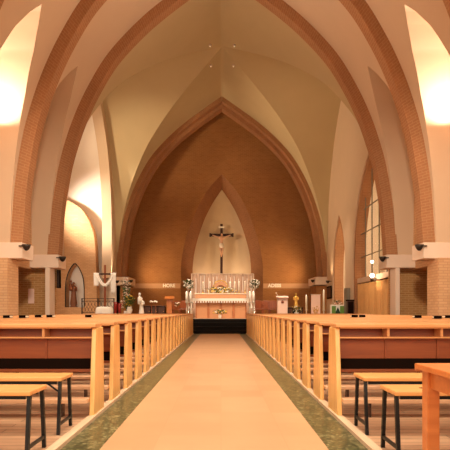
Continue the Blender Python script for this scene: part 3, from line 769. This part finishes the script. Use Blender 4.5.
for x, lab in cs:
    candlestick('floor_candlestick', (x, 26.2, ZP), .80, .46, .055, f'silver candlestick with thick cream candle {lab}', 'silver candlesticks beside the altar', ('silver', 'white'), .13)
for x, lab in ((-1.58, 'white ball of flowers on a slim stand, draped cross end of altar'), (1.62, 'white ball of flowers on a slim stand, white lectern end of altar')):
    t = flowers('flower_stand', (x, 26.55, ZP+1.42), .52, .46, .3, lab, 'flowers', 80, ['petal', 'white'], rs=.045, grp='flower stands beside the altar', stems=False)
    m = MB(); m.lathe([(.001,-1.42),(.13,-1.42),(.12,-1.39),(.02,-1.36),(.015,-.1),(.06,.0),(.09,.08),(.001,.06)], n=12); obj('pole', m, 'silver', t)
# reredos curtain
t = empty('reredos', (0, 30.0, ZP)); tag(t, 'pinkish pleated hanging with white verticals behind the altar', 'hanging')
obj('cloth', pleats(-1.55, 1.72, 0, .0, 2.36, 16, .045), 'curtain', t, solid=.01)
m = MB(); m.tube([(-1.6,0,2.39),(1.77,0,2.39)], .02); obj('rod', m, 'stone', t)
for a in (-1.6, 1.77):
    m = MB(); m.box(a-.03, a+.03, -.03, .03, 0, 2.4); obj('post', m, 'stone', t)
for k in range(14):
    a = -1.35+3.0*k/13+random.uniform(-.03,.03); m = MB(); m.box(a-.018, a+.018, -.10, -.085, random.uniform(.9, 1.5), random.uniform(2.1, 2.3)); obj('white_strip', m, 'white', t)

# crucifix
def skin_figure(pts, edges, rad, name, mat, parent, sub=1):
    me = bpy.data.meshes.new(name); me.from_pydata(pts, edges, []); o = bpy.data.objects.new(name, me); COL.objects.link(o)
    o.modifiers.new('skin', 'SKIN'); 
    for v, r in zip(me.skin_vertices[0].data, rad): v.radius = (r, r) if not isinstance(r, tuple) else r
    me.skin_vertices[0].data[0].use_root = True
    ss = o.modifiers.new('sub', 'SUBSURF'); ss.levels = sub; ss.render_levels = sub
    me.materials.append(M[mat]); o.parent = parent
    return o
yc_ = YW+.75
t = empty('crucifix', (.03, yc_, 0)); tag(t, 'large dark crucifix with pale corpus hanging in the pointed recess', 'crucifix')
m = MB(); m.box(-.075, .075, 0, .09, 1.9, 6.25); obj('upright', m, 'darkwood', t, .01)
m = MB(); m.box(-.68, .68, -.005, .085, 5.5, 5.66); 
obj('crossbar', m, 'darkwood', t, .01)
for s in (-1, 1):
    m = MB(); m.box(s*.68-.05, s*.68+.05, -.02, .1, 5.47, 5.69); obj('end_cap', m, 'darkwood', t, .01)
m = MB(); m.box(-.17, .17, -.02, -.001, 6.0, 6.1); obj('title_plate', m, 'cream', t)
pts = [(0,-.12,4.98),(0,-.13,5.2),(0,-.14,5.4),(0,-.15,5.48),(.02,-.20,5.56),(.02,-.2,5.66), (-.13,-.13,5.42),(-.34,-.1,5.48),(-.56,-.06,5.58), (.13,-.13,5.42),(.34,-.1,5.48),(.56,-.06,5.58),
       (-.07,-.13,4.92),(-.06,-.2,4.62),(-.02,-.12,4.32),(0,-.14,4.24), (.07,-.13,4.92),(.06,-.2,4.62),(.02,-.12,4.32)]
edg = [(0,1),(1,2),(2,3),(3,4),(4,5),(2,6),(6,7),(7,8),(2,9),(9,10),(10,11),(0,12),(12,13),(13,14),(14,15),(0,16),(16,17),(17,18)]
rad = [.10,.095,.11,.045,.075,.07,.055,.042,.03,.055,.042,.03,.075,.055,.035,.03,.075,.055,.035]
cp = skin_figure(pts, edg, rad, 'corpus', 'skin', t)
m = MB(); m.lathe([(.12,4.78),(.135,4.86),(.12,5.02),(.11,5.06)], (0,-.125,0), 12, 1, .95); obj('loincloth', m, 'ivory', t, solid=.01)

# ------------------------------------------------------------------ statue side objects
def at(px, d): return (px-221)/550*d
def robed(name, loc, h, mat, lab, cat, child=False, ped=0, pmat='pinkstone', grp=None):
    t = empty(name, loc); tag(t, lab, cat, grp); k = h/1.6
    if ped:
        m = MB(); m.box(-.17, .17, -.15, .15, 0, .05); m.box(-.13, .13, -.12, .12, .05, ped-.04); m.box(-.16, .16, -.14, .14, ped-.04, ped); obj('pedestal', m, pmat, t, .006)
    prof = [(.001,0),(.24,0),(.26,.06),(.22,.35),(.18,.75),(.165,.95),(.20,1.12),(.215,1.24),(.15,1.33),(.065,1.37),(.06,1.40),(.095,1.46),(.105,1.52),(.08,1.59),(.001,1.63)]
    m = MB(); m.lathe([(r*k, z*k+ped) for r, z in prof], n=16, sy=.72)
    for s in (-1, 1):
        m.tube([(s*.2*k,0,1.24*k+ped),(s*.25*k,-.05*k,1.0*k+ped),(s*.10*k,-.2*k,.98*k+ped),(s*.02*k,-.22*k,1.05*k+ped)], [.06*k,.055*k,.045*k,.03*k], 8)
    obj('figure', m, mat, t)
    if child:
        m = MB(); m.lathe([(.001,0),(.09,0),(.10,.15),(.09,.3),(.04,.36),(.035,.38),(.06,.44),(.055,.5),(.001,.54)], (-.15*k,-.17*k,1.0*k+ped), 12); obj('child_figure', m, mat, t)
    return t
robed('madonna_statue', (at(73.5, 29.2), 29.22, 1.2), 1.15, 'statue', 'brown carved statue of a robed figure holding a child in the niche', 'statue', True, .18, 'statue')
# wrought iron railing
t = empty('iron_railing', (at(82, 27.4), 27.4, ZP)); tag(t, 'black wrought iron railing with scrollwork beneath the draped cross', 'railing')
Lr = at(114, 27.4)-at(82, 27.4)
m = MB()
for z in (.15, .28, .86, .98): m.tube([(0,0,z),(Lr,0,z)], .016, 6)
obj('rail', m, 'iron', t)
for a in (0, Lr*.5, Lr):
    m = MB(); m.box(a-.025, a+.025, -.025, .025, 0, 1.0); obj('post', m, 'iron', t)
m = MB()
for k in range(10):
    a = Lr*(k+.5)/10
    for z in (.43, .71): m.tube([(a+.07*math.cos(2*PI*j/10), 0, z+.12*math.sin(2*PI*j/10)) for j in range(11)], .009, 5)
obj('scrollwork', m, 'iron', t)
# draped cross on a cloth covered mound
DX, DY = at(105, 25.9), 25.9
t = empty('cloth_mound', (at(104, 25.9), 25.9, ZP)); tag(t, 'white cloth covered stand at the foot of the draped cross', 'stand')
m = MB(); rows = []
for r, z in ((.42,0),(.41,.3),(.38,.46),(.34,.54),(.22,.57),(.06,.57)):
    rows.append([(r*math.cos(2*PI*k/28)*(1+.05*math.sin(7*2*PI*k/28)*(r > .3)), r*.7*math.sin(2*PI*k/28)*(1+.05*math.sin(7*2*PI*k/28)*(r > .3)), z) for k in range(28)])
m.grid(rows, closed=True); obj('cloth', m, 'white', t)
t = empty('wooden_cross', (DX, DY, ZP+.57)); tag(t, 'brown wooden cross with a long white cloth draped over its arms', 'cross')
ht = 1.03+(309.5-264)*DY/550-ZP-.57; za = 1.03+(309.5-273)*DY/550-ZP-.57
m = MB(); m.box(-.045, .045, -.03, .03, 0, ht); obj('upright', m, 'brownwood', t, .006)
m = MB(); m.box(-.53, .53, -.04, .04, za-.04, za+.04); obj('crossbar', m, 'darkwood', t, .006)
def ribbon(path, w0, w1, y):  # vertical hanging strips, slightly wavy
    m = MB(); rows = []
    for i, (x, z) in enumerate(path):
        a = path[min(i+1,len(path)-1)]; b = path[max(i-1,0)]; dx, dz = a[0]-b[0], a[1]-b[1]; L_ = math.hypot(dx, dz) or 1
        ww = w0+(w1-w0)*i/(len(path)-1); nx, nz = -dz/L_, dx/L_
        rows.append([(x+nx*ww*(t_-.5), y-.015*math.sin(t_*9+i*.4), z+nz*ww*(t_-.5)) for t_ in [j/6 for j in range(7)]])
    return m.grid(rows)
m = MB()
for x0, ln, ww in ((-.40, .62, .24), (.40, .98, .24)):
    rows = []
    for i in range(9):
        z = za+.05-ln*i/8
        rows.append([(x0+ww*(t_-.5)*(1-.1*i/8), -.055-.02*math.sin(t_*12+i*.2), z) for t_ in [j/8 for j in range(9)]])
    m.grid(rows)
    m.grid([[(x0+ww*(t_-.5), -.055+.12*q, za+.05) for t_ in [j/8 for j in range(9)]] for q in (0, .5, 1)])
sw = [(-.38+.78*k/14, za-.02-.50*math.sin(PI*k/14)) for k in range(15)]
mm = ribbon(sw, .13, .13, -.07); b0 = len(m.v); m.v += mm.v; m.f += [tuple(i+b0 for i in f) for f in mm.f]
obj('draped_cloth', m, 'white', t, solid=.012, label='white cloth slung over the arms')
# red lantern group, tall flowers, white statue
for px, lab, h in ((115.5, 'tall red vigil lantern beside the draped cross', .55), (119.5, 'red vigil lantern beside the tall flower vase', .48)):
    t = empty('vigil_lantern', (at(px, 26.2), 26.2, ZP)); tag(t, lab, 'lantern', 'red vigil lanterns')
    m = MB(); m.lathe([(.001,0),(.07,0),(.07,.03),(.025,.05),(.025,.22),(.06,.25),(.001,.25)], n=12); obj('base', m, 'gold', t)
    m = MB(); m.lathe([(.001,.25),(.06,.26),(.085,.25+h*.5),(.08,.25+h),(.001,.25+h)], n=14); obj('glass', m, 'red', t)
fv = flowers('flower_vase', (at(129.5, 26.2), 26.2, ZP+.24), .50, .55, .4, 'white vase with yellow and green flowers below tall blossoming branches', 'flowers', 60, ['yellow', 'gold', 'leaf'], vase=.14, rs=.045)
m = MB(); m.box(-.13, .13, -.13, .13, -.24, -.001); obj('plinth', m, 'white', fv, .006)
flowers('blossom_branches', (at(126.5, 26.9), 26.9, ZP), .66, 1.65, .4, 'tall spray of white and pink blossoming branches behind the white vase', 'flowers', 190, ['petal', 'pinkpetal', 'petal'], rs=.034, vase=.16)
robed('white_statue', (at(141.5, 26.2), 26.2, ZP), .80, 'white', 'white statuette of a robed figure on a white base beside the flower vase', 'statue', True, .20, 'white')
# dark organ/bench behind, flower stand, lectern, chairs
for px, lab in ((151.5, 'slim white flower on a thin stand, nearer the white statuette'), (155.5, 'slim white flower on a thin stand, nearer the wooden lectern')):
    t = empty('flower_spray', (at(px, 26.4), 26.4, ZP)); tag(t, lab, 'flower', 'two slim stands with a white flower')
    m = MB(); m.lathe([(.001,0),(.09,0),(.08,.03),(.012,.05),(.012,.72),(.05,.76),(.001,.76)], n=10); obj('stand', m, 'brownwood', t)
    m = MB()
    for k in range(7): m.ball((.06*math.cos(k*.9), .05*math.sin(k*.9), .80+.015*(k%3)), .04, 6, 4)
    obj('flower_head', m, 'petal', t)
def cabinet(x0, x1, y, h, lab):
    t = empty('sideboard', (x0, y, ZP)); tag(t, lab, 'sideboard'); L = x1-x0
    m = MB(); m.box(0, L, 0, .4, .06, h-.03); m.box(.04, L-.04, .04, .36, 0, .06); obj('body', m, 'dark', t)
    m = MB(); m.box(-.02, L+.02, -.02, .42, h-.03, h); obj('top', m, 'darkwood', t, .005)
    n_ = 3
    for k in range(n_):
        a = .02+L*k/n_; b = L*(k+1)/n_-.02
        m = MB(); m.box(a, b, -.015, -.001, .1, h-.06); d = obj('door', m, 'darkwood', t)
        m = MB(); m.ball((b-.05, -.025, h*.55), .014, 6, 4); obj('knob', m, 'gold', d)
cabinet(at(143.5, 27.4), at(165, 27.4), 27.4, .62, 'low dark sideboard behind the white statuette and slim flowers')
cabinet(at(288, 27.6), at(303, 27.6), 27.6, .55, 'low dark sideboard under the gilded statuette')
t = empty('wooden_lectern', (at(169.5, 26.3), 26.3, ZP)); tag(t, 'tall orange brown wooden lectern below the white wall letters', 'lectern')
m = MB(); m.box(-.16, .16, -.14, .14, 0, .05); m.box(-.12, .12, -.11, .11, .05, .92); obj('column', m, 'oak', t, .01)
m = MB(); m.hexa([(-.22,-.18,.92),(.22,-.18,.92),(.22,.2,.98),(-.22,.2,.98)], [(-.22,-.2,.96),(.22,-.2,.96),(.22,.2,1.08),(-.22,.2,1.08)]); obj('book_rest', m, 'oak', t, .006)
def chair(px, y, rz, lab, grp, mat='brownwood'):
    t = empty('chair', (at(px, y), y, ZP), rz); tag(t, lab, 'chair', grp)
    m = MB(); m.box(-.24, .24, -.22, .22, .42, .48); obj('seat', m, mat, t, .01)
    m = MB(); m.prism([(-.25,.50),(.25,.50),(.25,.80),(.15,.88),(0,.9),(-.15,.88),(-.25,.80)], 'y', .20, .24); obj('backrest', m, mat, t, .006)
    for a in (-.22, .18):
        for b in (-.2, .18):
            m = MB(); m.box(a, a+.04, b, b+.04, 0, .42 if b < 0 else .5); obj('leg', m, mat, t)
    for s in (-1, 1):
        m = MB(); m.box(s*.25-.02, s*.25+.02, -.22, .2, .66, .69); m.box(s*.25-.015, s*.25+.015, -.2, -.17, .45, .66); obj('armrest', m, mat, t, .004)
    return t
chair(177.0, 27.9, .25, 'brown wooden chair beside the wooden lectern', 'brown chairs by the altar, draped cross end')
chair(184.0, 27.4, -.1, 'brown wooden chair by the silver candlesticks near the lectern', 'brown chairs by the altar, draped cross end')
flowers('white_lilies', (at(177, 26.5), 26.5, ZP+.55), .4, .25, .2, 'loose white lilies between the lectern and the brown chairs', 'flowers', 10, ['petal'], rs=.035)
chair(258.5, 26.9, .1, 'dark brown wooden chair just beyond the silver candlesticks', 'brown chairs by the altar, white lectern end')
chair(266.0, 27.6, 0, 'dark brown wooden chair in the middle of the row of three', 'brown chairs by the altar, white lectern end')
chair(273, 26.9, -.1, 'dark brown wooden chair next to the white lectern', 'brown chairs by the altar, white lectern end')
# white lectern with emblem and microphone
t = empty('white_lectern', (at(282.3, 26.2), 26.2, ZP)); tag(t, 'pale cloth fronted lectern with a round brown emblem', 'lectern')
m = MB(); m.box(-.24, .24, -.12, .16, 0, .98); obj('body', m, 'poster', t, .01)
m = MB(); m.hexa([(-.28,-.18,.98),(.28,-.18,.98),(.28,.2,1.02),(-.28,.2,1.02)], [(-.28,-.2,1.01),(.28,-.2,1.01),(.28,.2,1.09),(-.28,.2,1.09)]); obj('book_rest', m, 'poster', t, .006)
m = MB(); m.lathe([(.001,-.14),(.07,-.14),(.07,-.121),(.001,-.121)], (0,0,.80), 16, axis='y'); obj('emblem', m, 'emblem', t)
m = MB(); m.tube([(-.2,-.1,1.0),(-.24,-.12,1.12),(-.3,-.16,1.2)], .014); m.ball((-.31,-.17,1.22), .035, 8, 5); obj('microphone', m, 'ivory', t)
# gilded statuette, candles
robed('gilded_statue', (at(296, 26.2), 26.2, ZP), .78, 'gold', 'gold and cream statuette of a robed figure on a dark stand', 'statue', False, .42, 'dark')
flowers('small_bouquet', (at(296.5, 25.75), 25.75, ZP+.0), .5, .36, .2, 'white vase of small white flowers at the foot of the gilded statuette', 'flowers', 26, ['petal', 'yellow'], vase=.13, rs=.03)
candlestick('paschal_candle', (at(306.3, 26.0), 26.0, ZP), .42, .66, .045, 'tall white candle on a pale stand beside the rose coloured banner', 'tall candles by the banner', ('ivory', 'cream'), .13)
candlestick('paschal_candle', (at(323.7, 26.0), 26.0, ZP), .42, .90, .04, 'tall slim white candle beside the dark picture', 'tall candles by the banner', ('ivory', 'cream'), .12)
t = empty('banner', (at(315.7, 26.6), 26.6, ZP)); tag(t, 'rose coloured banner with a golden plant motif', 'banner')
m = MB(); m.box(-.22, .22, -.01, .01, .04, 1.14); obj('cloth', m, 'poster', t)
m = MB(); m.box(-.24, .24, -.02, .02, 1.14, 1.17); m.box(-.02, .02, .011, .03, 0, 1.14); m.box(-.15, .15, -.1, .1, 0, .03); obj('stand', m, 'stone', t)
m = MB()
for a in (-.5, -.2, .15, .5): m.tube([(0,-.014,.15),(a*.2,-.014,.35),(a*.32,-.014,.55)], [.012,.02,.006], 5)
for (a, b) in ((-.07,.52),(.06,.58),(0,.44),(-.09,.38),(.08,.4)): m.ball((a,-.015,b), .035, 8, 4)
obj('plant_motif', m, 'posterpic', t)
t = empty('picture_frame', (BX+5.755, 29.35, 1.66)); tag(t, 'dark framed picture hanging beside the chancel arch', 'picture')
m = MB(); m.box(-.06, 0, -.62, .55, 0, .66); obj('frame', m, 'dark', t, .01)
m = MB(); m.box(-.066, -.061, -.55, .48, .06, .60); obj('picture', m, 'darkwood', t)
# green painted chest with flowers, dark box
t = empty('painted_crib', (5.43, 25.56, ZP)); tag(t, 'white and green painted box with a dark tree picture on its front', 'painted box')
m = MB(); m.box(-.30, .32, 0, .35, 0, .66); obj('body', m, 'white', t, .01)
m = MB(); m.box(-.28, -.09, -.006, -.001, .2, .6); m.box(.10, .30, -.006, -.001, .2, .6); obj('green_panel', m, 'green_paint', t)
m = MB(); m.prism([(-.10,.16),(.10,.16),(.11,.3),(.06,.42),(0,.54),(-.06,.42),(-.11,.3)], 'y', -.012, -.001); obj('tree_motif', m, 'dark_green', t)
flowers('white_posy', (5.43, 25.7, ZP+.66), .5, .22, .15, 'white flowers standing on the green painted box', 'flowers', 26, ['petal', 'pinkpetal'], rs=.032, stems=False)
t = empty('tall_cabinet', (5.60, 23.86, 0)); tag(t, 'narrow dark cabinet between the pews and the green painted box', 'cabinet')
m = MB(); m.box(-.14, .14, -.12, .12, .05, 1.44); m.box(-.12, .12, -.10, .10, 0, .05); obj('body', m, 'darkwood', t, .006)
m = MB(); m.box(-.16, .16, -.14, .14, 1.44, 1.50); obj('top', m, 'dark', t, .006)
m = MB(); m.box(-.11, .11, -.13, -.121, .8, 1.4); obj('door', m, 'dark', t)
# pipe / grey narrow door beside the small opening
m = MB(); m.box(BX+5.62, BX+5.75, 24.7, 25.35, .0, 2.05); struct('door_1', m, 'pipe', 'narrow grey door between the two pointed openings', 'door', .01)
# tan curtain under the beam
t = empty('tan_curtain', (BX+6.0, 21.6, 0)); tag(t, 'golden tan pleated curtain hanging under the pale beam', 'curtain')
m = MB(); K = 6*40; rows = []
for zi in range(6):
    z = .02+2.14*zi/5
    rows.append([(.19-.31*abs(math.sin(PI*6.5*k/K+.9*math.sin(k*.031)+.4))**.5+.03*math.sin(k*.8+zi*.2), -2.38+4.76*k/K, z) for k in range(K+1)])
m.grid(rows); obj('cloth', m, 'tan_curtain', t, solid=.008)
m = MB(); m.tube([(0,-2.38,2.19),(0,2.38,2.19)], .018); obj('rod', m, 'iron', t)
# poster on the shaded pier and loudspeaker
m = MB(); m.box(-.1, .1, -.012, 0, 0, .50); o = obj('notice', m, 'poster'); o.location = (at(31.3, 18.7), 18.695, 1.27); tag(o, 'pale pink paper notice on the shaded brick wall', 'notice')
t = empty('loudspeaker', (BX-5.66, 18.86, 1.80)); tag(t, 'tall narrow dark loudspeaker under the block of the farther arch', 'speaker')
m = MB(); m.box(-.005, .10, -.09, .09, 0, .62); obj('cabinet', m, 'dark', t, .008)
m = MB(); m.box(.01, .085, -.096, -.091, .03, .59); obj('grille', m, 'iron', t)
